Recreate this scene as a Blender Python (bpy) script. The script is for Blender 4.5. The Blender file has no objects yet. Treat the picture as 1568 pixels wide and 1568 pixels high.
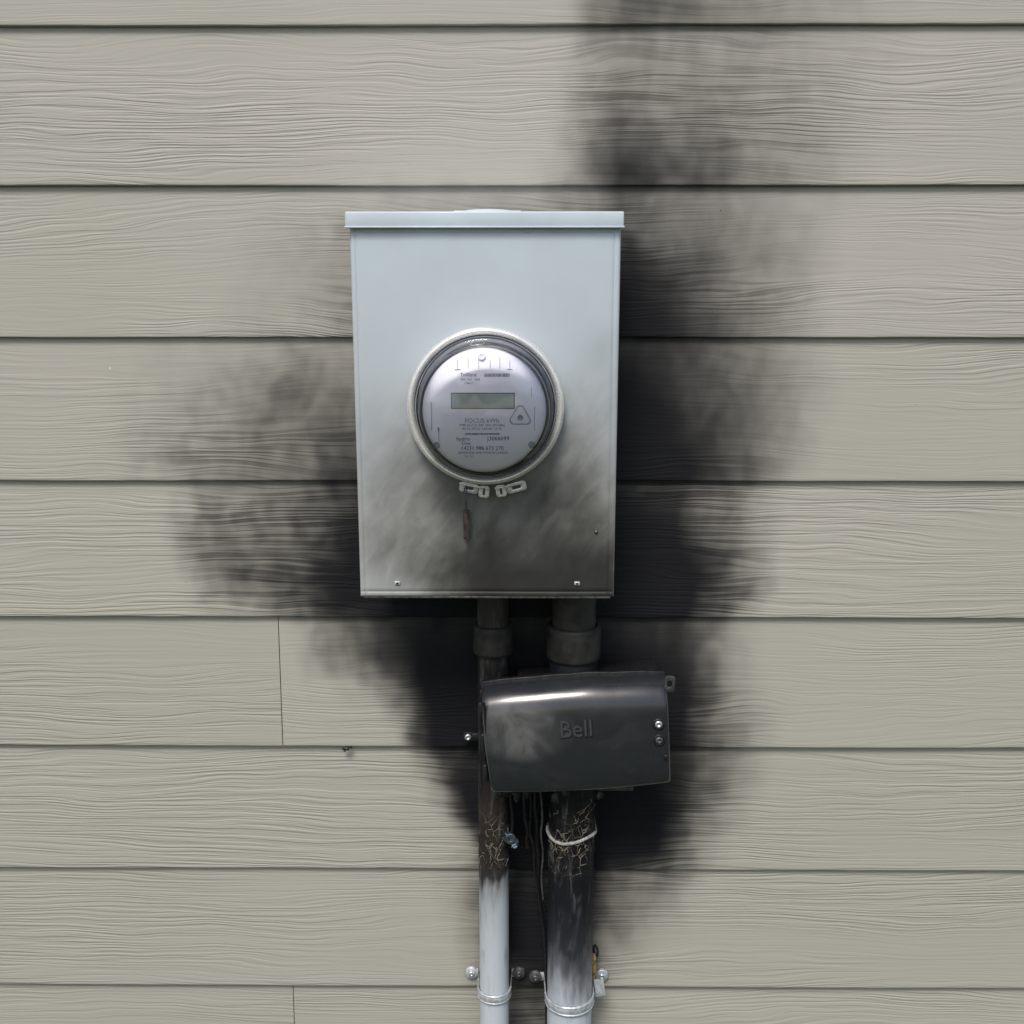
import bpy, bmesh, math, random
import numpy as np
from mathutils import Vector, noise as mn
random.seed(4); np.random.seed(4)
D=bpy.data; scene=bpy.context.scene; COL=scene.collection

# ------------------------------------------------------------------ helpers
def link(o,parent=None):
    COL.objects.link(o)
    if parent: o.parent=parent
    return o
def empty(name,loc=(0,0,0)):
    e=D.objects.new(name,None); e.empty_display_size=.05; e.location=loc
    COL.objects.link(e); return e
def mesh_obj(name,verts,faces,mat=None,parent=None,smooth=True):
    me=D.meshes.new(name); me.from_pydata([tuple(v) for v in verts],[],faces); me.update()
    if smooth:
        me.polygons.foreach_set('use_smooth',[True]*len(me.polygons))
    o=D.objects.new(name,me)
    if mat: me.materials.append(mat)
    return link(o,parent)
def bevel(o,w,seg=3,ang=30):
    m=o.modifiers.new('b','BEVEL'); m.width=w; m.segments=seg; m.limit_method='ANGLE'; m.angle_limit=math.radians(ang)
    return o
def box(name,x0,x1,d0,d1,z0,z1,mat,parent=None,bw=.001,seg=2):
    y0,y1=-d1,-d0
    v=[(x0,y0,z0),(x1,y0,z0),(x1,y1,z0),(x0,y1,z0),(x0,y0,z1),(x1,y0,z1),(x1,y1,z1),(x0,y1,z1)]
    f=[(0,3,2,1),(4,5,6,7),(0,1,5,4),(1,2,6,5),(2,3,7,6),(3,0,4,7)]
    o=mesh_obj(name,v,f,mat,parent,smooth=bool(bw))
    if bw: bevel(o,bw,seg)
    return o
def revolve(name,prof,cx,cz,mat,parent=None,n=96,axis='Y',cy=0,closed=False):
    v=[];f=[]
    for r,p in prof:
        for i in range(n):
            a=2*math.pi*i/n
            if axis=='Y': v.append((cx+r*math.cos(a),-p,cz+r*math.sin(a)))
            else: v.append((cx+r*math.cos(a),cy+r*math.sin(a),p))
    m=len(prof)
    for j in range(m if closed else m-1):
        for i in range(n):
            a=j*n+i;b=j*n+(i+1)%n;k=(j+1)%m
            f.append((a,b,k*n+(i+1)%n,k*n+i))
    o=mesh_obj(name,v,f,mat,parent)
    bm=bmesh.new();bm.from_mesh(o.data);bmesh.ops.recalc_face_normals(bm,faces=bm.faces);bm.to_mesh(o.data);bm.free()
    return o
def wire(name,pts,r,mat,parent=None,cyc=False,res=3):
    c=D.curves.new(name,'CURVE'); c.dimensions='3D'; c.bevel_depth=r; c.bevel_resolution=res; c.use_fill_caps=True; c.resolution_u=8
    s=c.splines.new('NURBS'); s.points.add(len(pts)-1)
    for i,p in enumerate(pts): s.points[i].co=(p[0],-p[1],p[2],1)
    s.order_u=3; s.use_endpoint_u=True; s.use_cyclic_u=cyc
    o=D.objects.new(name,c); c.materials.append(mat); return link(o,parent)
def text(name,body,x,z,d,size,mat,parent,rot=0,ext=.0,sx=1,off=0):
    c=D.curves.new(name,'FONT'); c.body=body; c.size=size; c.align_x='CENTER'; c.align_y='CENTER'; c.extrude=ext; c.resolution_u=4; c.offset=off
    o=D.objects.new(name,c); c.materials.append(mat); o.location=(x,-d,z); o.rotation_euler=(math.pi/2,-rot,0); o.scale=(sx,1,1)
    return link(o,parent)

# ------------------------------------------------------------------ node helpers
class NT:
    def __init__(s,name):
        s.m=D.materials.new(name); s.m.use_nodes=True; s.t=s.m.node_tree; s.n=s.t.nodes; s.l=s.t.links
        s.b=s.n['Principled BSDF']; s.out=s.n['Material Output']
    def new(s,typ,**k):
        x=s.n.new(typ)
        for a,b in k.items(): setattr(x,a,b)
        return x
    def set(s,inp,v):
        if isinstance(v,bpy.types.NodeSocket): s.l.new(v,inp)
        else: inp.default_value=v
    def math(s,op,a,b=0.,c=0.,clamp=False):
        x=s.new('ShaderNodeMath',operation=op,use_clamp=clamp)
        s.set(x.inputs[0],a); s.set(x.inputs[1],b); s.set(x.inputs[2],c); return x.outputs[0]
    def pos(s): return s.new('ShaderNodeTexCoord').outputs['Object']
    def vscale(s,v,sc,off=(0,0,0)):
        x=s.new('ShaderNodeMapping'); s.set(x.inputs[0],v); x.inputs['Scale'].default_value=sc; x.inputs['Location'].default_value=off; return x.outputs[0]
    def noise(s,v,scale=1,det=2,rough=.5,dist=0,off=(0,0,0)):
        if not isinstance(scale,(int,float)): v=s.vscale(v,scale,off); scale=1
        elif off!=(0,0,0): v=s.vscale(v,(1,1,1),off)
        x=s.new('ShaderNodeTexNoise'); s.set(x.inputs['Vector'],v); x.inputs['Scale'].default_value=scale
        x.inputs['Detail'].default_value=det; x.inputs['Roughness'].default_value=rough; x.inputs['Distortion'].default_value=dist
        return x.outputs[0]
    def rng(s,v,a,b,c=0.,d=1.,smooth=True):
        x=s.new('ShaderNodeMapRange')
        if smooth: x.interpolation_type='SMOOTHSTEP'
        s.set(x.inputs[0],v); s.set(x.inputs[1],a); s.set(x.inputs[2],b); s.set(x.inputs[3],c); s.set(x.inputs[4],d); return x.outputs[0]
    def mix(s,f,a,b):
        x=s.new('ShaderNodeMix',data_type='RGBA'); s.set(x.inputs['Factor'],f)
        for i,v in ((6,a),(7,b)):
            if isinstance(v,tuple) and len(v)==3: v=v+(1,)
            s.set(x.inputs[i],v)
        return x.outputs[2]
    def sep(s,v):
        x=s.new('ShaderNodeSeparateXYZ'); s.set(x.inputs[0],v); return x.outputs
    def comb(s,x_,y_,z_):
        x=s.new('ShaderNodeCombineXYZ'); s.set(x.inputs[0],x_); s.set(x.inputs[1],y_); s.set(x.inputs[2],z_); return x.outputs[0]
    def attr(s,name):
        x=s.new('ShaderNodeAttribute',attribute_name=name); return x.outputs['Fac']
    def bump(s,h,dist,strength=1.):
        x=s.new('ShaderNodeBump'); s.set(x.inputs['Height'],h); x.inputs['Distance'].default_value=dist; s.set(x.inputs['Strength'],strength)
        s.l.new(x.outputs[0],s.b.inputs['Normal']); return x
    def P(s,**k):
        for a,v in k.items():
            a={'base':'Base Color','rough':'Roughness','metal':'Metallic','spec':'Specular IOR Level','coat':'Coat Weight','coatr':'Coat Roughness'}[a]
            if isinstance(v,tuple) and len(v)==3: v=v+(1,)
            s.set(s.b.inputs[a],v)
        return s.m
def simple(name,col,rough=.5,metal=0.,var=.15,sc=60,spec=.5,bmp=0):
    t=NT(name); p=t.pos(); n=t.noise(p,sc,2,.6)
    c2=tuple(c*(1-var*2) for c in col)
    t.P(base=t.mix(t.rng(n,.35,.7),col,c2),rough=t.rng(n,.3,.7,rough,min(1,rough+.15)),metal=metal,spec=spec)
    if bmp: t.bump(n,bmp)
    return t.m

# ------------------------------------------------------------------ soot stain measured on the wall, plus painted shade above the meter box (x in cm : darkness)
SOOT_SHADE=[
(2.076,"4.2:0,6.4:.1,8.7:.4,12.4:.6,16.1:.6,19.8:.5,23.6:.35,31:.25,38.5:.12,48:0"),
(2.034,"4.2:0,5.7:.05,8.7:.42,12.5:.58,16.2:.58,20:.5,23.7:.35,27.5:.3,31.2:.25,35:.2,38.8:.12,48:0"),
(2.0135,"4.2:0,6.5:.1,8.7:.4,12.5:.48,16.3:.45,20:.4,23.8:.33,27.6:.3,31.4:.28,35.1:.2,38.9:.1,48:0"),
(1.978,"4.2:0,6.5:.05,8.8:.28,12.6:.38,16.4:.38,20.2:.36,24:.3,27.7:.27,31.5:.27,35.3:.2,39.1:.12,48:0"),
(1.942,"3.5:0,5.8:.1,8.9:.38,12.7:.52,16.5:.48,20.3:.42,24.1:.33,27.9:.27,31.7:.25,35.6:.2,39.4:.1,47:0"),
(1.906,"3.5:0,5.8:.15,8.9:.48,12.7:.68,16.6:.62,20.4:.52,24.2:.4,28.1:.32,31.9:.28,35.7:.22,39.6:.08,46:0"),
(1.858,"1.2:0,5.9:.15,9:.6,12.8:.9,16.7:.8,20.6:.7,24.4:.57,28.3:.42,32.2:.32,36:.22,39.9:.08,44:0"),
(1.829,"-19:0,-14.3:.2,-2.6:.25,9:.45,12.9:.72,16.8:.6,20.7:.5,24.6:.38,28.4:.3,32.3:.22,36.2:.14,43:0"),  # left part is the shadow above the meter box, painted as darkness
(1.795,"-34:0,-26:.07,-17.5:.25,1.2:.3,10.6:.8,13.7:.87,16.9:.7,20.8:.58,24.7:.46,28.6:.38,32.5:.25,40:0"),
(1.742,"-36:0,-28:.08,-17.6:.26,1.3:.3,10.7:.9,13.9:.96,17:.86,21:.74,24.9:.57,28.8:.4,32.8:.28,40:0"),
(1.6875,"-38:0,-30.5:.12,-26.5:.14,-22.5:.22,-20.2:.3,1.3:.5,10.8:.95,14:.98,17.2:.93,21.1:.84,25.1:.67,29:.47,33:.33,40:0"),
(1.648,"-46.7:0,-42.7:.07,-34.7:.15,-30.7:.2,-26.7:.28,-22.7:.3,-20.3:.35,1.3:.5,10.9:.95,14:.98,17.3:.92,21.3:.8,25.2:.64,29.2:.52,33.2:.35,37.2:.1,41:0"),
(1.600,"-51:0,-47:.08,-39:.17,-35:.25,-31:.33,-28.5:.38,-24.5:.40,-20.4:.48,1.3:.6,11:1,14:1,17.4:.93,21.4:.8,25.4:.68,29.5:.57,33.5:.4,36:.25,41:0"),
(1.552,"-50.6:0,-45.7:.15,-40.9:.22,-36.8:.32,-32.8:.4,-28.7:.45,-24.7:.5,-20.6:.6,1.3:.8,11:1,14.3:1,17.5:.97,21.6:.86,25.6:.74,29.7:.6,33.7:.38,36.2:.18,40:0"),
(1.511,"-49.3:0,-45.2:.2,-41.1:.33,-37:.42,-33:.45,-28.9:.52,-24.8:.6,-19.9:.78,-6.9:1,17.6:1,21.7:.95,25.8:.8,29.9:.6,34:.33,36.4:.14,39:0"),
(1.4696,"-44.7:0,-43:.15,-39.7:.35,-35.6:.45,-31.5:.55,-27.4:.65,-23.3:.78,-20:.9,-11:1,17.7:1,21.8:.95,24.3:.78,27.6:.5,30.9:.22,36:0"),
(1.436,"-44.5:0,-43.2:.1,-40.8:.38,-38.3:.48,-35.8:.48,-31.7:.52,-27.6:.62,-23.4:.75,-20.1:.95,-15.2:1,17.8:1,21.9:.97,26:.68,30.2:.35,34.3:.1,36:0"),
(1.394,"-44:0,-41.9:.25,-39.4:.48,-36:.58,-31.9:.52,-27.8:.62,-23.6:.82,-20.3:.96,-15.3:1,17.9:1,22:.98,26.3:.82,28.8:.58,31.2:.3,34.6:0"),
(1.3506,"-43.4:0,-42.1:.05,-38.8:.4,-36.3:.6,-32.1:.58,-27.9:.74,-23.7:.9,-20.4:.99,-15.4:1,22.2:1,26.4:.86,28.9:.57,31.4:.2,34:0"),
(1.325,"-41.4:0,-39.8:.05,-36.4:.33,-32.2:.48,-28:.7,-23.8:.9,-20.5:.97,-17:1,18:1,22.3:.97,26.5:.68,29:.35,32.5:0"),
(1.2987,"-30.6:0,-29:.05,-26.4:.3,-23.9:.5,-19.7:.75,-15.5:.95,-11.3:1,18.2:1,22.4:.93,25.8:.58,28.3:.2,32:0"),
(1.2627,"-28.3:0,-26.6:.15,-24:.35,-19.8:.72,-15.6:.9,-11.3:.99,-7:1,18.3:1,21.7:.93,24.2:.67,26.8:.37,29.3:.18,33:0"),
(1.218,"-23:0,-20.8:.1,-18.2:.25,-15.7:.58,-13.1:.88,-10.6:1,18.4:1,22.7:.93,25.2:.75,27.8:.45,30.3:.18,34:0"),
(1.1733,"-18:0,-16.6:.1,-14:.42,-12.4:.65,-10.6:.93,-7.2:1,18.5:1,22:.96,24.5:.72,27.1:.5,30.5:.3,34:.1,37:0"),
(1.146,"-16.7:0,-15:.2,-12.4:.82,-9.8:1,18.6:1,22:.95,24.6:.7,27.2:.48,30.7:.28,33.2:.12,37:0"),
(1.118,"-15.9:0,-13.3:.3,-10.7:.8,-8.1:.95,-5.5:1,18.7:1,22.1:.93,25.6:.65,29:.38,32.5:.18,36:0"),
(1.071,"-11.7:0,-9:.4,-7.3:.9,-5.6:1,18.8:1,22.3:.95,25.8:.7,28.4:.45,31.8:.15,35:0"),
(1.034,"-10:0,-8.7:.1,-6.9:.7,-5.2:.97,-2:1,18.9:1,22.4:.85,25.9:.55,29.4:.2,33:0"),
(.986,"-8.3:0,-7:.1,-5.2:.6,-2:1,12.9:1,19:.95,22.6:.62,26:.3,30:0"),
(.938,"-11:0,-7.5:.15,-4.8:.4,-.4:1,10.3:1,13:.8,17.4:.6,21:.55,23.6:.3,27:0"),
(.889,"-11:0,-7.5:.1,-4.8:.35,-.4:.98,6.8:.98,13:.58,15.7:.42,19.3:.2,24:0"),
(.839,"-8.5:0,-4.9:.2,-.4:.96,5:.96,12.2:.38,15.8:.15,20:0"),
(.788,"-7.6:0,-4:.15,.5:.88,5:.88,12.3:.2,16:0"),
(.727,"-7.7:0,-4:.1,.5:.75,5:.75,12.4:.1,15.2:0"),
(.62,"-4:0,.5:.2,5:.2,10:0")]
COVER=[(1.80,"-18:0,13:0"),(1.696,"-18:0,13:0"),(1.640,"4.7:0,9.8:.08,12.6:.08"),(1.61,"-18:.02,1:.08,12.7:.1"),
(1.575,"-17:.08,-13.4:.1,-2.5:.3,6.3:.2,10:.15,12:.1"),(1.538,"-16.4:.1,-12:.25,-6:.4,1:.4,7:.3,10.7:.15"),
(1.501,"-16.5:.15,-12:.3,-9:.45,-6:.5,-1.8:.45,2.6:.5,7:.55,10.7:.3"),
(1.463,"-16.6:.15,-13.6:.25,-10:.38,-6.2:.5,-2.5:.45,1.2:.5,5:.63,8.6:.6,11.2:.45"),
(1.425,"-16.7:.15,-13.7:.35,-10:.38,-6.3:.68,-2.5:.83,1.2:.72,5:.82,8.6:.85,11.2:.77"),
(1.402,"-16.8:.1,-13.8:.22,-10:.38,-6.3:.78,-2.5:.94,1.2:.9,5:.9,8.7:.9,11.3:.84"),
(1.375,"-16.8:.1,-12.3:.12,-9.3:.28,-6.3:.68,-3.3:.87,11.4:.9")]
class Stain:
    def __init__(s,T,x0,x1,nx=300,nz=400):
        T=sorted(T,key=lambda r:r[0]); s.x=np.linspace(x0,x1,nx)
        zz=np.array([r[0] for r in T]); M=[]
        for _,st in T:
            pr=[q.split(':') for q in st.split(',')]
            M.append(np.interp(s.x,[float(q[0])/100 for q in pr],[float(q[1]) for q in pr]))
        M=np.array(M); s.z=np.linspace(zz[0],zz[-1],nz)
        s.G=np.array([np.interp(s.z,zz,M[:,j]) for j in range(nx)]).T
    def at(s,X,Z):
        fx=np.clip((X-s.x[0])/(s.x[1]-s.x[0]),0,len(s.x)-1.001); fz=np.clip((Z-s.z[0])/(s.z[1]-s.z[0]),0,len(s.z)-1.001)
        i=fx.astype(int);j=fz.astype(int);a=fx-i;b=fz-j;G=s.G
        return (G[j,i]*(1-a)+G[j,i+1]*a)*(1-b)+(G[j+1,i]*(1-a)+G[j+1,i+1]*a)*b
stain=Stain(SOOT_SHADE,-.7,.7); cstain=Stain(COVER,-.18,.13,120,160)

# ------------------------------------------------------------------ materials
def siding_mat():
    t=NT('painted_fibre_cement'); p=t.pos(); seed=t.attr('bseed'); soot=t.attr('soot'); zw=t.attr('zwarp'); mask=t.attr('gmask'); tone=t.attr('tone')
    s=t.sep(p)
    x=t.math('ADD',s[0],t.math('MULTIPLY',seed,7.31)); z1=t.math('ADD',s[2],zw)
    g1=t.noise(t.comb(t.math('MULTIPLY',x,6.),seed,t.math('MULTIPLY',z1,320.)),1,1.5,.5)
    g2=t.noise(t.comb(t.math('MULTIPLY',x,30.),seed,t.math('MULTIPLY',z1,700.)),1,1,.5)
    ridge=t.rng(g1,.36,.60)
    grain=t.math('ADD',t.math('MULTIPLY',ridge,.7),t.math('MULTIPLY',g2,.4))
    h=t.math('MULTIPLY',grain,mask)
    t.bump(h,.0009,.85)
    base=t.mix(tone,(.388,.370,.334),(.352,.340,.300))
    hz=t.rng(s[2],.75,2.0,0,1,False)
    base=t.mix(t.math('MULTIPLY',t.math('SUBTRACT',1.,hz),.35),base,(.325,.322,.268))  # green lawn bounce painted into the base, stronger low on the wall
    base=t.mix(t.math('MULTIPLY',t.math('SUBTRACT',1.,ridge),t.math('MULTIPLY',mask,.12)),base,(.22,.21,.175))
    v=t.new('ShaderNodeTexVoronoi'); t.set(v.inputs['Vector'],p); v.inputs['Scale'].default_value=24
    cc=t.sep(v.outputs['Color'])
    sp=t.math('MULTIPLY',t.rng(v.outputs['Distance'],.014,.026,1.,0.),t.math('GREATER_THAN',cc[0],.93))
    base=t.mix(sp,base,(.10,.09,.08))
    sp2=t.math('MULTIPLY',t.rng(v.outputs['Distance'],.018,.034,1.,0.),t.math('LESS_THAN',cc[0],.08))
    wis=t.noise(p,(50,1,32),3,.6,.3)
    band=t.math('MULTIPLY',t.math('MULTIPLY',soot,t.math('SUBTRACT',1.,soot)),4.)
    dn=t.math('ADD',t.math('MULTIPLY',t.math('SUBTRACT',wis,.5),.16),t.math('MULTIPLY',t.math('SUBTRACT',.6,ridge),t.math('MULTIPLY',mask,.24)))
    f=t.math('ADD',soot,t.math('MULTIPLY',dn,band),clamp=True)
    lin=t.math('SUBTRACT',1.,t.math('POWER',t.math('SUBTRACT',1.,t.math('POWER',f,1.12)),1.42))
    col=t.mix(lin,base,(.0075,.008,.0100))
    col=t.mix(t.math('MULTIPLY',sp2,.7),col,(.75,.75,.72))
    t.P(base=col,rough=t.rng(f,0,1,.6,.85),spec=t.rng(f,0,1,.35,.2))
    return t.m
def cover_mat():
    t=NT('painted_steel_sooty'); p=t.pos(); s=t.sep(p); soot=t.attr('soot')
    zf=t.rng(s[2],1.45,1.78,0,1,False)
    base=t.mix(zf,(.385,.395,.395),(.455,.525,.585))  # sky reflection painted in: bluer and lighter towards the top
    blot=t.noise(p,14,3,.6); base=t.mix(t.rng(blot,.4,.75,0,.3),base,(.38,.43,.465))
    base=t.mix(t.math('MULTIPLY',t.rng(soot,.03,.5),.6),base,(.355,.35,.31))
    ca,sa=math.cos(.6),math.sin(.6)
    u=t.math('ADD',t.math('MULTIPLY',s[0],ca),t.math('MULTIPLY',s[2],-sa)); w=t.math('ADD',t.math('MULTIPLY',s[0],sa),t.math('MULTIPLY',s[2],ca))
    st=t.noise(t.comb(t.math('MULTIPLY',u,60.),0.,t.math('MULTIPLY',w,22.)),1,3,.6,.6)
    st2=t.noise(p,(22,1,16),3,.6,.5)
    band=t.math('MULTIPLY',t.math('MULTIPLY',soot,t.math('SUBTRACT',1.,soot)),4.)
    dn=t.math('ADD',t.math('MULTIPLY',t.math('SUBTRACT',st,.5),.4),t.math('MULTIPLY',t.math('SUBTRACT',st2,.5),.5))
    f=t.math('ADD',soot,t.math('MULTIPLY',dn,band),clamp=True)
    lin=t.math('SUBTRACT',1.,t.math('POWER',t.math('SUBTRACT',1.,f),1.8))
    col=t.mix(lin,base,(.016,.015,.014))
    t.P(base=col,rough=t.math('ADD',t.rng(f,0,1,.30,.45),t.math('MULTIPLY',blot,.1)),spec=.5)
    t.bump(t.noise(p,12,2),.002,.35)
    return t.m
def pipe_mat(name,stops,crack=(.995,1.055)):
    t=NT(name); p=t.pos(); s=t.sep(p)
    n=t.noise(p,(30,30,9),3,.65,.6); n2=t.noise(p,(90,90,18),3,.6)
    z=t.math('ADD',s[2],t.math('MULTIPLY',t.math('SUBTRACT',n,.5),.10))
    z=t.math('ADD',z,t.math('MULTIPLY',t.math('SUBTRACT',n2,.5),.06))
    z0,z1=stops[0][0],stops[-1][0]
    r=t.new('ShaderNodeValToRGB'); t.set(r.inputs[0],t.rng(z,z0,z1,0,1,False))
    e=r.color_ramp.elements
    e[0].position=0; e[0].color=stops[0][1]+(1,); e[1].position=1; e[1].color=stops[-1][1]+(1,)
    for zz,c in stops[1:-1]:
        el=e.new((zz-z0)/(z1-z0)); el.color=c+(1,)
    col=r.outputs[0]
    # thin sooty smears over the clean lower tube
    sm=t.math('MULTIPLY',t.rng(t.noise(p,(60,60,12),3,.65,.8,off=(7,1,2)),.50,.72),t.rng(s[2],.76,.93,.25,.9))
    col=t.mix(t.math('MULTIPLY',sm,.6),col,(.10,.10,.105))
    v=t.new('ShaderNodeTexVoronoi',feature='DISTANCE_TO_EDGE'); t.set(v.inputs['Vector'],t.vscale(p,(1,1,.7))); v.inputs['Scale'].default_value=115
    wv=t.noise(p,70,2)
    cr=t.rng(v.outputs['Distance'],.02,.065,1.,0.)
    zone=t.math('MULTIPLY',t.rng(s[2],crack[0]-.012,crack[0]+.01),t.rng(s[2],crack[1]-.02,crack[1]+.02,1.,0.))
    zone=t.math('MULTIPLY',zone,t.rng(t.noise(p,42,2,off=(1,2,3)),.44,.58))
    crk=t.math('MULTIPLY',t.math('MULTIPLY',cr,zone),t.rng(wv,.35,.6))
    col=t.mix(t.math('MULTIPLY',crk,.85),col,(.30,.27,.19))
    dark=t.rng(s[2],.86,.96)
    t.P(base=col,rough=t.math('ADD',t.rng(n2,.3,.7,.34,.5),t.math('MULTIPLY',dark,.15)),spec=t.math('SUBTRACT',.45,t.math('MULTIPLY',dark,.32)))
    t.bump(t.math('ADD',crk,t.math('MULTIPLY',n2,t.rng(s[2],.93,1.0))),.0015,.8)
    return t.m
M_sid=siding_mat(); M_cov=cover_mat()
BLK=(.008,.008,.009)
LT=(.465,.515,.56)
M_pl=pipe_mat('conduit_burnt_narrow',[(.70,LT),(.82,LT),(.88,(.43,.475,.515)),(.925,(.37,.41,.44)),(.965,(.22,.23,.24)),(.985,(.03,.03,.03)),(1.02,(.020,.017,.016)),(1.075,(.030,.023,.020)),(1.12,BLK),(1.25,BLK),(1.31,(.032,.030,.026)),(1.42,(.05,.047,.042))])
M_pr=pipe_mat('conduit_burnt_wide',[(.70,LT),(.775,LT),(.815,(.32,.345,.38)),(.850,(.11,.115,.13)),(.885,(.022,.025,.031)),(.94,(.010,.011,.014)),(1.05,BLK),(1.24,(.012,.014,.018)),(1.30,(.032,.030,.026)),(1.42,(.042,.040,.036))])
M_coup=simple('sooty_pvc',(.034,.033,.031),.5,0,.3,40,.3,.0006)
M_neck=simple('sooty_pvc_dark',(.014,.016,.021),.5,0,.3,40,.3,.0006)
M_dark=simple('charred_plastic',(.011,.011,.013),.42,0,.3,120,.4,.001)
M_wire=simple('black_cable_jacket',(.014,.014,.017),.28,0,.3,200,.5,.0005)
M_steel=simple('galvanised_steel',(.62,.66,.70),.35,.45,.2,150)
M_screw=simple('zinc_screw',(.80,.82,.85),.25,.8,.2,300)
M_dsteel=simple('sooted_steel',(.15,.15,.155),.42,.6,.3,150)
M_ring=simple('ring_metal',(.84,.84,.82),.20,.55,.08,80)
M_tab=simple('seal_tab_metal',(.80,.79,.75),.3,.4,.2,200)
M_tag=simple('rusty_seal',(.13,.105,.095),.4,.6,.3,200)
M_cap=simple('painted_cap',(.50,.57,.63),.33,0,.05,20)
M_clamp=simple('blue_zinc',(.20,.24,.31),.35,.9,.3,200)
M_yel=simple('scorched_insulation',(.38,.26,.09),.6,0,.35,200)
M_ash=simple('ash_grey_tie',(.36,.36,.345),.5,0,.3,300)
M_green=simple('scorched_green_plastic',(.045,.05,.045),.5,0,.3,100)

# ------------------------------------------------------------------ siding wall
house=empty('house_wall')
S=.1778; ZT=2.022
V=[];F=[];so=[];sd=[];zwv=[];gm=[];tn=[]
nv=0
N=mn.noise
def board(zb,xa,xb,fine,seed):
    global nv
    if fine:
        lo=max(xa,-.76);hi=min(xb,.80)
        xs=list(np.arange(lo,hi,.0042))+[hi]
        if xa<lo: xs=list(np.linspace(xa,lo,40)[:-1])+xs
        if xb>hi: xs=xs+list(np.linspace(hi,xb,40)[1:])
        zs=[0,.0006,.0016]+list(np.linspace(.005,S+.012,46))
    else:
        xs=list(np.linspace(xa,xb,60)); zs=[0,.0006,.0016]+list(np.linspace(.01,S+.012,10))
    xs=np.array(xs); nx=len(xs)
    wob=np.array([N(Vector((x*3.1,seed*9.7,.3))) for x in xs])*.0010+np.array([N(Vector((x*22,seed*9.7,4.3))) for x in xs])*.0004
    bow=np.array([N(Vector((x*1.3,seed*5.1,7.7))) for x in xs])*.0010
    rows=[(.0058,.0)]+[(.0012,0.),(.0003,.0005),(0.,.0016)]+[(.0068*z/S,z) for z in zs[3:]]
    for k,(y,z) in enumerate(rows):
        for i,x in enumerate(xs):
            V.append((x,y+bow[i]*(1-z/(S+.012)),zb+z+wob[i]*(1-z/(S+.012))))
    X=np.tile(xs,len(rows)); Z=np.repeat(np.array([zb+r[1] for r in rows]),nx); n=len(X)
    sx=seed*7.31
    for i in range(n):
        a,b=X[i]+sx,Z[i]
        w=N(Vector((a*2.2,seed,b*11)))*.022+N(Vector((a*6,seed+3,b*26)))*.008+N(Vector((a*14,seed+5,b*55)))*.0034
        zwv.append(w)
        m=N(Vector((a*1.7,seed+9,b*9)))+.45*N(Vector((a*5,seed+9,b*30)))
        gm.append(min(1,max(.18,.5+1.2*m)))
        tn.append(min(1,max(0,.5+.7*N(Vector((a*1.3,seed,b*4)))+.35*N(Vector((a*6,seed,b*1.5))))))
    if fine:
        wx=np.zeros(n); wz=np.zeros(n); pol=np.zeros(n)
        for i in range(n):
            a=N(Vector((X[i]*11,Z[i]*11,seed*.12))); b=N(Vector((X[i]*11+9,Z[i]*11,3.3)))
            c=N(Vector((X[i]*34,Z[i]*28,1.3))); e=N(Vector((X[i]*34+5,Z[i]*28,7.3)))
            wx[i]=a*.015+c*.009; wz[i]=b*.015+e*.009
            dx,dz=X[i]-.03,Z[i]-1.05; th=math.atan2(dz,dx); r=math.hypot(dx,dz)
            pol[i]=N(Vector((th*7+a*1.3,r*8,2.+seed*.03)))*.6+.5*N(Vector((X[i]*24+c,Z[i]*20+e,5.)))+.3*N(Vector((X[i]*60,Z[i]*44,9.)))
        s=stain.at(X+wx,Z+wz)
        fr=(Z-zb)/S
        s=s*np.clip(1.05-.16*np.clip((fr-.5)/.5,0,1),0,1.1)
        left=np.clip((-.15-X)/.08,0,1)
        s=np.clip(s,0,1); s=np.clip(s+pol*(.20+.14*left)*4*s*(1-s),0,1)
    else: s=np.zeros(n)
    so.extend(s); sd.extend([seed]*n)
    for j in range(len(rows)-1):
        for i in range(nx-1):
            a=nv+j*nx+i; F.append((a,a+1,a+1+nx,a+nx))
    nv+=nx*len(rows)
k=-6
while ZT-k*S>.28:
    zb=ZT-k*S; fine=-1<=k<=8
    sd0=(k+7)*1.37
    if k==5: cut=-.303
    elif k==8: cut=-.306
    elif k%2: cut=1.9
    else: cut=-2.1
    board(zb,-4.,cut-.0005,fine,sd0); board(zb,cut+.0005,4.,fine,sd0+.61)
    k+=1
zbase=ZT-(k-1)*S
sid=mesh_obj('siding_boards',V,F,M_sid,house)
for nm,arr in (('soot',so),('bseed',sd),('zwarp',zwv),('gmask',gm),('tone',tn)):
    a=sid.data.attributes.new(nm,'FLOAT','POINT'); a.data.foreach_set('value',np.array(arr,dtype=np.float32))
M_back=simple('dark_sheathing',(.09,.085,.075),.8)
box('sheathing',-4,4,-.15,-.009,.1,3.26,M_back,house,0)
M_conc=simple('concrete',(.33,.32,.30),.85,0,.15,12,.3,.004)
box('foundation',-3.98,3.98,-.14,-.005,-.1,zbase-.004,M_conc,house,0)
M_trim=simple('trim_paint',(.62,.61,.58),.5,0,.05)
box('soffit',-4.1,4.1,-.15,.30,3.28,3.32,M_trim,house,.003)
box('fascia',-4.1,4.1,.302,.325,3.24,3.42,M_trim,house,.003)

# ground
t=NT('lawn'); p=t.pos(); n=t.noise(p,3,4,.7); n2=t.noise(p,60,3,.7)
t.P(base=t.mix(t.rng(n2,.3,.7),t.mix(t.rng(n,.3,.7),(.06,.085,.03),(.085,.10,.045)),(.04,.06,.02)),rough=.9,spec=.2); t.bump(n2,.03)
mesh_obj('ground',[(-300,-300,0),(300,-300,0),(300,300,0),(-300,300,0)],[(0,1,2,3)],t.m,None,False)

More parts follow.
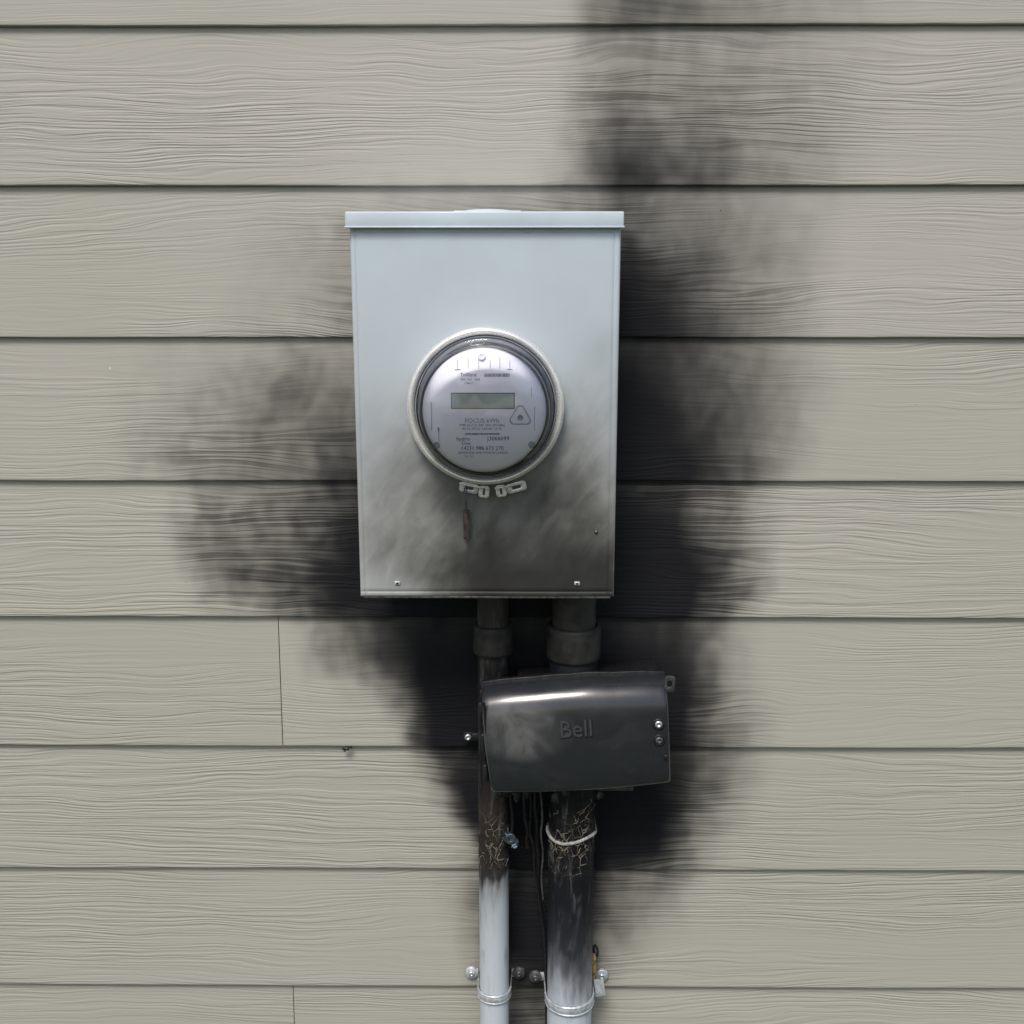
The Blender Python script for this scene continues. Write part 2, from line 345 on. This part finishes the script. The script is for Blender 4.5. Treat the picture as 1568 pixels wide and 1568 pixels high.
# ------------------------------------------------------------------ meter socket box
mb=empty('meter_socket_box')
X0,X1,Z0,Z1=-.1737,.1183,1.375,1.787
def rounded_sheet(name,x0,x1,z0,z1,d,prof,mat,parent,step=.004,st=None,warp=None):
    def axis(a,b):
        ins=[q[0] for q in prof]; L=[a+i for i in ins]; R=[b-i for i in ins][::-1]
        n=max(2,int((R[0]-L[-1])/step)); mid=list(np.linspace(L[-1],R[0],n+1)[1:-1])
        return L+mid+R, [q[1] for q in prof]+[0]*len(mid)+[q[1] for q in prof][::-1]
    xs,bx=axis(x0,x1); zs,bz=axis(z0,z1); v=[];f=[]
    for j,z in enumerate(zs):
        for i,x in enumerate(xs):
            w=warp(x,z) if warp else 0
            v.append((x,-(d+w-max(bx[i],bz[j])),z))
    nx=len(xs)
    for j in range(len(zs)-1):
        for i in range(nx-1):
            a=j*nx+i; f.append((a,a+1,a+1+nx,a+nx))
    o=mesh_obj(name,v,f,mat,parent)
    if st:
        X=np.array([q[0] for q in v]);Z=np.array([q[2] for q in v])
        wx=np.array([N(Vector((a*28,b*28,2.2))) for a,b in zip(X,Z)]); wz=np.array([N(Vector((a*28,b*28,8.2))) for a,b in zip(X,Z)])
        s=np.clip(st.at(X+wx*.012,Z+wz*.012),0,1)
        edge=np.minimum(np.minimum(X-x0,x1-X),Z-z0); s*=np.clip(.5+edge/.006,0,1)
        at=o.data.attributes.new('soot','FLOAT','POINT'); at.data.foreach_set('value',s.astype(np.float32))
    return o
PR=[(0,.022),(0.,.0035),(.0003,.0019),(.0012,.0007),(.0026,0),(.0058,-.0001),(.0062,.0004),(.0068,.0004),(.0072,-.0001)]
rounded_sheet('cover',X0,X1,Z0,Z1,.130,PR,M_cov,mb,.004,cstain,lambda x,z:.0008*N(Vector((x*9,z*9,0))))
box('box_body',X0+.003,X1-.003,.002,.118,Z0+.003,Z1+.004,M_cap,mb,.002)
box('bottom_lip',X0+.004,X1-.004,.118,.1285,Z0-.002,Z0+.001,M_dsteel,mb,.0006)
box('rain_cap',X0-.0035,X1+.0022,.0,.1365,Z1-.0005,1.8022,M_cap,mb,.0016,3)
box('cap_drip_edge',X0-.0042,X1+.0029,.13,.1375,Z1-.002,Z1+.0003,M_cap,mb,.0007)
revolve('hub_plate',[(.0001,1.8085),(.026,1.8085),(.031,1.8075),(.034,1.806),(.034,1.80)],-.026,0,M_cap,mb,64,'Z',-.07)
box('hub_flange',-.063,.011,.03,.11,1.802,1.8055,M_cap,mb,.0012)
for i,xx in enumerate((-.1304,.0757)):
    box('latch_slot_%d'%i,xx-.0032,xx+.0032,.1290,.1318,1.3895,1.3937,M_steel,mb,.0006)
    box('latch_hole_%d'%i,xx-.0014,xx+.0014,.1300,.1321,1.3905,1.3925,M_dark,mb,0)
revolve('cover_screw',[(.0001,.1323),(.0016,.1320),(.0022,.1305),(.0022,.129)],.0965,1.452,M_dsteel,mb,20)

# ------------------------------------------------------------------ electricity meter
em=empty('electricity_meter'); CX,CZ=-.0277,1.5950
revolve('socket_collar',[(.083,.126),(.083,.134),(.0815,.137),(.079,.137)],CX,CZ,M_ring,em,128)
revolve('sealing_ring',[(.0800,.1345),(.0835,.1335),(.0856,.1355),(.0861,.140),(.0861,.146),(.0852,.1500),(.0832,.1518),(.0805,.1516),(.0785,.1500),(.0780,.1478),(.0775,.140)],CX,CZ,M_ring,em,160)
M_base=simple('meter_base_grey',(.37,.39,.44),.35,0,.1,60)
M_slit=simple('gasket_dark',(.05,.05,.065),.5,0,.1,60)
revolve('glass_flange',[(.0778,.144),(.0770,.1475),(.0755,.1490),(.0725,.1495),(.0705,.1490)],CX,CZ,M_base,em,128)
revolve('gasket',[(.0760,.1491),(.0757,.1498),(.0748,.1498),(.0745,.1491)],CX,CZ,M_slit,em,128)
revolve('meter_base',[(.079,.130),(.079,.143),(.070,.1435),(.0655,.1435)],CX,CZ,M_base,em,128)
M_side=simple('meter_body_side',(.50,.52,.58),.4,0,.1,60)
t=NT('meter_face_plastic'); p=t.pos(); n=t.noise(p,30,3); t.P(base=t.mix(t.rng(n,.3,.7),(.86,.85,.94),(.80,.79,.89)),rough=.4); M_face=t.m
revolve('meter_body',[(.0655,.140),(.0652,.1890),(.0648,.1918),(.0635,.1930),(.0005,.1930)],CX,CZ,M_face,em,128)
revolve('body_band',[(.0662,.142),(.0662,.158),(.0656,.1595)],CX,CZ,M_side,em,128)
revolve('body_band_b',[(.0657,.166),(.0662,.167),(.0662,.170),(.0657,.171)],CX,CZ,M_slit,em,128)
t=NT('clear_polycarbonate'); tr=t.new('ShaderNodeBsdfTransparent'); tr.inputs[0].default_value=(.985,.99,.995,1)
gl=t.new('ShaderNodeBsdfGlossy'); gl.inputs['Roughness'].default_value=.05; fr=t.new('ShaderNodeFresnel'); fr.inputs[0].default_value=1.6
mx=t.new('ShaderNodeMixShader'); t.l.new(fr.outputs[0],mx.inputs[0]); t.l.new(tr.outputs[0],mx.inputs[1]); t.l.new(gl.outputs[0],mx.inputs[2]); t.l.new(mx.outputs[0],t.out.inputs[0])
bb=t.new('ShaderNodeBump'); bb.inputs['Distance'].default_value=.006; bb.inputs['Strength'].default_value=.9; t.l.new(t.noise(t.pos(),30,1),bb.inputs['Height']); t.l.new(bb.outputs[0],gl.inputs['Normal'])
M_glass=t.m
revolve('clear_cover',[(.0765,.1497),(.0735,.1500),(.0712,.1520),(.0704,.156),(.0694,.186),(.0688,.1925),(.0672,.1975),(.0645,.2010),(.0605,.2030),(.054,.2045),(.03,.2060),(.0003,.2065)],CX,CZ,M_glass,em,128)
M_ink=simple('printed_ink',(.11,.10,.18),.5,0,.05); M_ink2=simple('faded_ink',(.26,.25,.36),.5,0,.05); M_line=simple('moulded_groove',(.40,.40,.47),.5,0,.05)
FD=.1936
M_lcd=simple('lcd_glass',(.42,.47,.47),.2,0,.08,50); M_lcdf=simple('lcd_frame',(.12,.12,.15),.4)
lx0,lx1,lz0,lz1=-.0615,.0035,1.5985,1.6135
box('lcd_frame',lx0-.0009,lx1+.0009,.1925,FD+.0002,lz0-.0009,lz1+.0009,M_lcdf,em,.0005)
box('lcd_screen',lx0,lx1,.1926,FD+.0006,lz0,lz1,M_lcd,em,0)
T=[("Trilliant",-.044,1.6330,.0056,M_ink),("ISA1 9LP  1034",-.042,1.6282,.0032,M_ink),("1-8613",-.044,1.6245,.0032,M_ink),
("FOCUS kWh",-.030,1.5850,.0066,M_ink2),("TYPE AL-F CL 200  240V 3W 60Hz",-.030,1.5803,.0033,M_ink),("Kh 7.2  FM 2S  AXR-SD  TA 30",-.030,1.5766,.0032,M_ink),
("hydro",-.0500,1.5658,.0060,M_ink),("One",-.0470,1.5612,.0052,M_ink),("J3066699",-.0130,1.5662,.0062,M_ink),("14231 986 673 270",-.030,1.5560,.0058,M_ink),("LANDIS SEAL 2018  MADE IN CANADA",-.029,1.5512,.0031,M_ink),("REV 03",-.044,1.5472,.0029,M_ink2)]
for i,(b,x,z,sz,m) in enumerate(T): text('print_%d'%i,b,x,z,FD,sz,m,em)
def barcode(name,x,xe,z0,z1):
    v=[];f=[]
    while x<xe:
        w=random.choice([.0003,.0005,.0008]); k=len(v)
        v+=[(x,-FD,z0),(x+w,-FD,z0),(x+w,-FD,z1),(x,-FD,z1)]; f.append((k,k+1,k+2,k+3)); x+=w+random.choice([.0003,.0005])
    mesh_obj(name,v,f,M_ink,em,False)
barcode('barcode_a',-.0275,-.0015,1.6310,1.6345); barcode('barcode_b',-.0480,-.012,1.5702,1.5722)
for i,(a,b,c,d) in enumerate([(-.0555,-.0550,1.6390,1.6480),(-.0445,-.0440,1.6400,1.6510),(-.0335,-.0330,1.6400,1.6480),(-.0215,-.0210,1.6400,1.6480),(-.0115,-.0110,1.6400,1.6510),(-.0010,-.0005,1.6390,1.6480),(-.0580,-.0520,1.6385,1.6390),(-.0035,.0020,1.6385,1.6390),(-.076,-.0755,1.56,1.578),(-.0768,-.0752,1.574,1.578),(.0215,.0220,1.61,1.62),(-.0835,-.0830,1.575,1.605),(.0250,.0255,1.575,1.600)]):
    box('groove_%d'%i,a,b,.1926,FD+.0001,c,d,M_line,em,0)
for i,(x,z,r) in enumerate([(-.030,1.6520,.0042),(-.0785,1.5590,.0036),(.0225,1.5600,.0036)]):
    revolve('boss_%d'%i,[(r,.1925),(r,.1942),(r*.8,.1948),(r*.45,.1942),(.0001,.1940)],x,z,M_base if i else M_face,em,28)
def tri(r,cx,cz,n=10,rc=.35):
    pts=[]
    for k in range(3):
        a=math.pi/2+k*2*math.pi/3
        c=(cx+r*(1-rc)*math.cos(a),cz+r*(1-rc)*math.sin(a))
        for j in range(n+1):
            b=a-math.pi/3+j/n*2*math.pi/3; pts.append((c[0]+r*rc*math.cos(b),c[1]+r*rc*math.sin(b)))
    return pts
po=tri(.0125,.0102,1.5895); pi_=tri(.0108,.0102,1.5895); n=len(po)
mesh_obj('triangle_port',[(a,-FD-.0002,b) for a,b in po]+[(a,-FD-.0008,b) for a,b in pi_],[(i,(i+1)%n,n+(i+1)%n,n+i) for i in range(n)],M_line,em)
revolve('port_dot',[(.0030,.193),(.0030,.1942),(.0022,.1944),(.0022,.1940),(.0001,.1940)],.0102,1.5885,M_line,em,28)
def slot_plate(name,cx,cz,w,h,sw,sh,d,th,rot,mat,parent,r=.3):
    def rr(w,h,rad,n=6):
        pts=[]
        for sx,sz,a0 in ((1,1,0),(-1,1,90),(-1,-1,180),(1,-1,270)):
            for j in range(n+1):
                a=math.radians(a0+90*j/n); pts.append((sx*(w/2-rad)+rad*math.cos(a),sz*(h/2-rad)+rad*math.sin(a)))
        return pts
    o=rr(w,h,min(w,h)*r); i=rr(sw,sh,min(sw,sh)*.45); n=len(o)
    c,s=math.cos(rot),math.sin(rot)
    R=lambda p:(cx+p[0]*c-p[1]*s,cz+p[0]*s+p[1]*c)
    v=[]
    for L,dd in ((o,d+th),(i,d+th),(o,d),(i,d)):
        for p in L: x,z=R(p); v.append((x,-dd,z))
    f=[]
    for k in range(n):
        q=(k+1)%n
        f+= [(k,q,n+q,n+k),(2*n+k,3*n+k,3*n+q,2*n+q),(k,2*n+k,2*n+q,q),(n+k,n+q,3*n+q,3*n+k)]
    return bevel(mesh_obj(name,v,f,mat,parent),.0005,2)
slot_plate('seal_tab_a',-.0468,1.5045,.0215,.0110,.0100,.0035,.141,.0016,-.20,M_tab,em)
slot_plate('seal_tab_b',-.0300,1.5005,.0120,.0135,.0022,.0080,.1425,.0016,-.12,M_tab,em)
slot_plate('seal_tab_c',-.0110,1.5015,.0120,.0135,.0022,.0080,.1425,.0016,.12,M_tab,em)
slot_plate('seal_tab_d',.0060,1.5055,.0225,.0110,.0100,.0035,.141,.0016,.26,M_tab,em)
wire('tab_lip_a',[(-.057,.150,1.5115),(-.045,.150,1.5075),(-.024,.150,1.5055)],.0011,M_tab,em)
wire('tab_lip_b',[(.015,.150,1.5130),(.003,.150,1.5085),(-.018,.150,1.5055)],.0011,M_tab,em)
wire('seal_wire',[(-.0520,.143,1.504),(-.0512,.147,1.498),(-.0508,.146,1.488),(-.0500,.143,1.478)],.0009,M_dsteel,em)
wire('seal_wire_b',[(-.0495,.143,1.504),(-.0485,.1455,1.497),(-.0490,.145,1.487),(-.0495,.143,1.478)],.0006,M_dsteel,em)
box('seal_body',-.0537,-.0468,.1345,.1385,1.4445,1.4790,M_tag,em,.0014,3)
wire('seal_edge',[(-.0533,.1395,1.478),(-.0468,.1395,1.476),(-.0466,.1395,1.46),(-.0480,.139,1.445),(-.0510,.1385,1.4405)],.0009,M_tag,em)

# ------------------------------------------------------------------ conduits
def screw(name,x,z,d,parent,r=.0045,mat=None):
    revolve(name,[(r,d-.003),(r,d),(r*.85,d+.0014),(r*.45,d+.0018),(r*.38,d+.0006),(.0001,d+.0006)],x,z,mat or M_screw,parent,24)
def conduit(cx,dy,r,zlo,zhi,mat,prof_extra,name):
    e=empty(name)
    n=64; zs=np.concatenate([np.linspace(zlo,.96,30),np.linspace(.962,1.10,70),np.linspace(1.11,zhi,40)]); v=[];f=[]
    for z in zs:
        burn=max(0,min(1,(z-.965)/.03))*max(0,min(1,(1.10-z)/.04))
        for i in range(n):
            a=2*math.pi*i/n; p=Vector((math.cos(a)*3,math.sin(a)*3,z*80))
            rr=r*(1+burn*(.05*N(p)+.04*N(p*2.3)))
            v.append((cx+rr*math.cos(a),-dy+rr*math.sin(a),z))
    for j in range(len(zs)-1):
        for i in range(n):
            f.append((j*n+i,j*n+(i+1)%n,(j+1)*n+(i+1)%n,(j+1)*n+i))
    mesh_obj('tube',v,f,mat,e)
    for k,(pr,m) in enumerate(prof_extra): revolve('coupling_%d'%k,pr,cx,0,m,e,64,'Z',-dy)
    return e
cl=conduit(-.0233,.040,.0196,.02,1.38,M_pl,[([(.0195,1.277),(.0240,1.278),(.0248,1.281),(.0248,1.311),(.0240,1.3145),(.0195,1.315)],M_coup)],'electrical_conduit')
cr=conduit(.0775,.045,.0298,.02,1.262,M_pr,[
 ([(.030,1.2725),(.0330,1.2735),(.0340,1.277),(.0340,1.312),(.0332,1.3155),(.029,1.316)],M_coup),
 ([(.0272,1.312),(.0272,1.38)],M_coup),
 ([(.026,1.235),(.026,1.2435),(.0285,1.2475),(.0300,1.2500),(.0305,1.2735)],M_neck)],'electrical_conduit')
cr.name='electrical_conduit.001'
def strap(cx,dy,r,z,ears,parent,tilt=0):
    n=40; w=.0070; v=[];f=[]
    R=r+.0016
    path=[(ears[0]-.007,.0025),(cx-R-.002,.0028)]
    for i in range(n+1):
        a=math.pi-math.pi*i/n
        path.append((cx+R*math.cos(a),dy+R*math.sin(a)))
    path+=[(cx+R+.002,.0028),(ears[1]+.007,.0025)]
    for (x,d) in path:
        zz=z+tilt*(x-cx)
        for q in ((0,-w),(.0013,-w*.8),(.0013,w*.8),(0,w)):
            dx=x-cx;dd=d-dy;l=math.hypot(dx,dd) or 1
            if d>dy*.9 : ox,od=dx/l*q[0],dd/l*q[0]
            else: ox,od=0,q[0]
            v.append((x+ox,-(d+od),zz+q[1]))
    m=len(path)
    for j in range(m-1):
        for k in range(4): f.append((j*4+k,j*4+(k+1)%4,(j+1)*4+(k+1)%4,(j+1)*4+k))
    mesh_obj('strap',v,f,M_steel,parent)
    for i,x in enumerate(ears):
        outer=(x<0 or x>.1)  # outer ears take the bright steel, inner ears the darker one
        revolve('ear_%d'%i,[(.0001,.0062),(.0080,.0062),(.0088,.0055),(.0088,.002)],x,z+tilt*(x-cx)+.0008,M_steel if outer else M_dsteel,parent,28)
        screw('ear_screw_%d'%i,x,z+tilt*(x-cx)+.0008,.0075,parent,.0040,M_screw if outer else M_dsteel)
strap(-.0233,.040,.0196,.8010,(-.0555,.0098),cl)
strap(.0775,.045,.0298,.7965,(.0325,.1240),cr,.03)
wire('strap_rib',[(-.0233+.0219*math.cos(a),.040+.0219*math.sin(a),.8060) for a in np.linspace(math.pi,0,14)],.0013,M_steel,cl)
wire('strap_rib_b',[(-.0233+.0219*math.cos(a),.040+.0219*math.sin(a),.7960) for a in np.linspace(math.pi,0,14)],.0013,M_steel,cl)
wire('strap_rib',[(.0775+.0322*math.cos(a),.045+.0322*math.sin(a),.8010) for a in np.linspace(math.pi,0,14)],.0014,M_steel,cr)
wire('strap_rib_b',[(.0775+.0322*math.cos(a),.045+.0322*math.sin(a),.7905) for a in np.linspace(math.pi,0,14)],.0014,M_steel,cr)
v=[(.112,-.03,.811),(.124,-.032,.813),(.127,-.034,.790),(.115,-.032,.786),(.110,-.012,.812),(.113,-.012,.787)]
o=mesh_obj('folded_clip',v,[(0,1,2,3),(4,0,3,5)],M_steel,cr,False); m=o.modifiers.new('s','SOLIDIFY'); m.thickness=.0012
wire('cable_stub',[(.108,.02,.80),(.112,.026,.815),(.110,.028,.835),(.112,.020,.842)],.0034,M_yel,cr)
wire('cable_stub_dark',[(.112,.02,.838),(.116,.02,.845),(.112,.012,.848)],.0042,M_dark,cr)
wire('tie_band',[(.0775+.0312*math.cos(a),.045+.0312*math.sin(a),1.0375+.0035*math.sin(a*2.2)) for a in np.linspace(0,2*math.pi,30)[:-1]],.0022,M_ash,cr,True)
M_peel=simple('blistered_paint',(.20,.175,.12),.6,0,.4,300)
def curls(parent,cx,dy,r,z0,z1,n,seed):
    rd=random.Random(seed)
    for i in range(n):
        a=rd.uniform(-2.8,-.3); z=rd.uniform(z0,z1); L=rd.uniform(.004,.013); da=rd.uniform(-.5,.5); pts=[]
        for k in range(6):
            q=k/5; aa=a+da*q+rd.uniform(-.1,.1); rr=r+.0004+.003*math.sin(q*math.pi)*rd.random()
            pts.append((cx+rr*math.cos(aa),dy-rr*math.sin(aa),z+L*(q-.5)+rd.uniform(-.002,.002)))
        wire('peel_%d'%i,pts,rd.uniform(.0002,.00055),M_peel if rd.random()<.55 else M_dark,parent,res=1)
curls(cr,.0775,.045,.0298,1.010,1.085,44,3); curls(cl,-.0233,.040,.0196,.992,1.04,22,5)

# ------------------------------------------------------------------ cables
cb=empty('burnt_cable')
wire('drop',[(.0300,.055,1.10),(.0285,.05,1.072),(.0340,.040,1.045),(.0330,.034,1.02),(.0360,.03,.99),(.0345,.026,.95),(.0400,.024,.91),(.0445,.024,.87),(.0465,.022,.83),(.0480,.022,.77),(.0485,.022,.70),(.0485,.022,.3)],.0026,M_wire,cb)
wire('strand',[(.024,.05,1.10),(.0255,.045,1.06),(.0215,.042,1.035),(.0300,.04,1.01),(.0290,.035,.98),(.0340,.03,.95),(.0375,.028,.92),(.0425,.026,.885)],.0016,M_wire,cb)
wire('strand_b',[(.036,.05,1.10),(.041,.048,1.06),(.037,.046,1.035),(.042,.040,1.00),(.038,.036,.965),(.042,.03,.93)],.0013,M_dsteel,cb)
wire('strand_c',[(.015,.05,1.10),(.016,.05,1.055),(.022,.045,1.035),(.018,.04,1.018),(.021,.04,1.01)],.0022,M_wire,cb)

# ------------------------------------------------------------------ telephone junction box
tb=empty('telephone_junction_box'); TC=(.0790,1.1905); TR=math.radians(3.6)
t=NT('dark_glossy_plastic'); p=t.pos(); n=t.noise(p,18,3,.6,.8); s=t.sep(p)
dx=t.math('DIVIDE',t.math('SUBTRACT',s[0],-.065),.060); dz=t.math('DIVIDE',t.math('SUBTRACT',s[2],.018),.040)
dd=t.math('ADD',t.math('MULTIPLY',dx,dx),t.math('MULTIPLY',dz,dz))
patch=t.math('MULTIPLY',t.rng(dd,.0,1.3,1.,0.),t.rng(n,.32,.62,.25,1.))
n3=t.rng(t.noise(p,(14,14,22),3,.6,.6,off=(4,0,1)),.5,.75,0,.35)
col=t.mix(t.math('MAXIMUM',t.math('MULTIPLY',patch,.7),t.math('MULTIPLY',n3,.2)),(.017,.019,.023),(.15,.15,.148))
t.P(base=col,rough=t.rng(n,.3,.7,.22,.33),spec=.45,coat=.5,coatr=.14); t.bump(t.noise(p,9,2),.004,.4)
M_lid=t.m
M_let=simple('embossed_plastic',(.048,.051,.058),.3,0,.1,100)
def prism(name,prof,x0,x1,nx,mat,parent,bw,seg=4,warp=None):
    m=len(prof); v=[];f=[]
    for i in range(nx+1):
        x=x0+(x1-x0)*i/nx
        for d,z in prof:
            q=(x,-d,z)
            if warp: q=warp(q)
            v.append(q)
    for i in range(nx):
        for k in range(m):
            f.append((i*m+k,i*m+(k+1)%m,(i+1)*m+(k+1)%m,(i+1)*m+k))
    f.append(tuple(range(m))[::-1]); f.append(tuple(nx*m+k for k in range(m)))
    o=mesh_obj(name,v,f,mat,parent)
    bm=bmesh.new();bm.from_mesh(o.data);bmesh.ops.recalc_face_normals(bm,faces=bm.faces);bm.to_mesh(o.data);bm.free()
    if bw: bevel(o,bw,seg,50)
    return o
lidE=D.objects.new('lid_group',None); link(lidE,tb); lidE.location=(TC[0],0,TC[1]); lidE.rotation_euler=(0,-TR,0)
def lwarp(q):
    x,y,z=q; u=x/.112
    top=max(0,min(1,(z+.02)/.08)); bot=max(0,min(1,(-z)/.06))
    z+=top*(.0060*(1-u*u)+.0012*N(Vector((x*30,1,0)))) - bot*(.0020*(1-u*u))
    x+=bot*(.0040 if x<0 else 0)*abs(u)
    y+= .0050*u*u
    return (x,y,z)
prof=[(.078,-.0635),(.108,-.0640),(.1125,-.0615),(.1145,-.0570),(.1165,-.0300),(.1170,.0),(.1165,.026),(.1150,.0380),(.1120,.0465),(.1075,.0530),(.1010,.0585),(.0930,.0625),(.080,.0655)]
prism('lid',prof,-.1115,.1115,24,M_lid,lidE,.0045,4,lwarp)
prism('body',[(.006,-.058),(.078,-.060),(.0778,.062),(.030,.064),(.006,.060)],-.068,.108,8,M_dark,lidE,.003)
prism('rim',[(.072,-.0655),(.080,-.0660),(.080,.0680),(.072,.0675)],-.113,.1135,24,M_dark,lidE,.001,2,lwarp)
text('embossed_label','Bell',-.0005,.0170,.1172,.0300,M_let,lidE,0,.0007,.92)
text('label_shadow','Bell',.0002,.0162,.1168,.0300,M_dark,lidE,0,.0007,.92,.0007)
for i,z in enumerate((.0165,-.0040)):
    revolve('screw_boss_%d'%i,[(.0075,.109),(.0072,.1142),(.0062,.1150),(.0050,.1148),(.0048,.1120)],.0985,z,M_dark,lidE,28)
    screw('lid_screw_%d'%i,.0985,z,.1145,lidE,.0046,M_screw if i==0 else M_dsteel)
box('latch_notch',.1035,.1085,.108,.1138,-.030,-.024,M_dark,lidE,.0008)
slot_plate('corner_ear',.1155,.0600,.013,.020,.006,.0085,.095,.003,-.1,M_green,lidE)
for i,z in enumerate((.040,.0,-.040)):
    box('hinge_%d'%i,-.1160,-.1105,.075,.104,z-.012,z+.012,M_dark,lidE,.002)
box('hinge_bracket',-.1150,-.106,.060,.078,-.055,.058,M_dark,lidE,.002)
wire('conduit_edge',[(-.108,.112,.055),(-.1095,.109,.0),(-.1065,.107,-.055)],.0016,M_dark,lidE)
revolve('knockout_neck',[(.030,1.236),(.033,1.240),(.033,1.246),(.029,1.250)],.0785,0,M_neck,tb,48,'Z',-.05)
box('lower_flap',.105,.150,.040,.100,1.1195,1.1255,M_green,tb,.002)
slot_plate('wall_lug',-.0560,1.1530,.015,.012,.004,.004,.012,.003,0,M_dark,tb)
screw('lug_screw',-.0570,1.1530,.0160,tb,.0044,M_screw)
box('lug_arm',-.052,-.020,.010,.016,1.148,1.158,M_dark,tb,.001)
def lump(name,x,d,z,r,seed,mat,parent,sz=(1,1,1)):
    bm=bmesh.new(); bmesh.ops.create_icosphere(bm,subdivisions=3,radius=r)
    for v in bm.verts:
        k=1+.55*N(v.co/r*1.3+Vector((seed*3.3,0,0)))+.2*N(v.co/r*3+Vector((seed,5,0)))
        v.co=Vector((v.co.x*k*sz[0]+x,v.co.y*k*sz[1]-d,v.co.z*k*sz[2]+z))
    me=D.meshes.new(name); bm.to_mesh(me); bm.free(); me.materials.append(mat)
    me.polygons.foreach_set('use_smooth',[True]*len(me.polygons)); link(D.objects.new(name,me),parent)
rd=random.Random(9)
for i in range(26):
    x=rd.uniform(-.018,.125); lump('char_drip_%d'%i,x,rd.uniform(.05,.10),1.118+.055*(x-.08)+rd.uniform(-.008,.002),rd.uniform(.003,.006),i,M_dark,tb,(1,1,rd.uniform(.8,2.2)))
gc=empty('ground_clamp')
slot_plate('clamp_ring',-.0015,1.0330,.013,.014,.005,.006,.055,.005,.5,M_clamp,gc,.4)
slot_plate('clamp_ring_b',.0030,1.0270,.012,.010,.004,.0035,.052,.005,-.4,M_clamp,gc,.4)
wire('clamp_bolt',[(-.009,.056,1.040),(.006,.056,1.026)],.0022,M_clamp,gc)
lump('clamp_nut',.0045,.057,1.0225,.0042,3,M_clamp,gc); lump('clamp_char',-.0065,.055,1.0290,.0045,6,M_dark,gc)
wire('clamp_wire',[(.0,.055,1.035),(.002,.055,1.06),(-.003,.055,1.09),(0,.055,1.12)],.0020,M_wire,gc)
ef=empty('charred_debris')
lump('bit_a',-.2190,.004,1.1315,.0034,1,M_dark,ef,(1.3,.6,.7)); lump('bit_b',-.2140,.003,1.1330,.0024,2,M_dark,ef,(1.5,.6,.6)); lump('bit_c',-.2205,.004,1.1290,.0016,4,M_dark,ef)

# ------------------------------------------------------------------ light, sky, camera
EL,AZ=math.radians(54),math.radians(195)
w=D.worlds.new("World"); scene.world=w; w.use_nodes=True; nt=w.node_tree
sky=nt.nodes.new('ShaderNodeTexSky'); sky.sky_type='NISHITA'; sky.sun_disc=False; sky.sun_elevation=EL; sky.sun_rotation=AZ; sky.air_density=1.2; sky.dust_density=3.0; sky.ozone_density=1.0
nt.links.new(sky.outputs[0],nt.nodes['Background'].inputs[0]); nt.nodes['Background'].inputs[1].default_value=.15
L=D.lights.new('sun','SUN'); L.energy=2.6; L.angle=math.radians(18); L.color=(1,.955,.90)
lo=D.objects.new('sun',L); link(lo)
sdv=Vector((math.sin(AZ)*math.cos(EL),math.cos(AZ)*math.cos(EL),math.sin(EL)))
lo.rotation_euler=(-sdv).to_track_quat('-Z','Y').to_euler(); lo.location=sdv*5
cam=D.cameras.new('camera'); cam.lens=36; cam.sensor_width=36; cam.clip_start=.02; cam.clip_end=1000
co=D.objects.new('camera',cam); link(co); co.location=(.0088,-1.267,1.7); co.rotation_euler=(math.radians(78.8),0,math.radians(.39))
scene.camera=co
scene.view_settings.view_transform='Standard'; scene.view_settings.look='None'; scene.view_settings.exposure=0; scene.view_settings.gamma=1
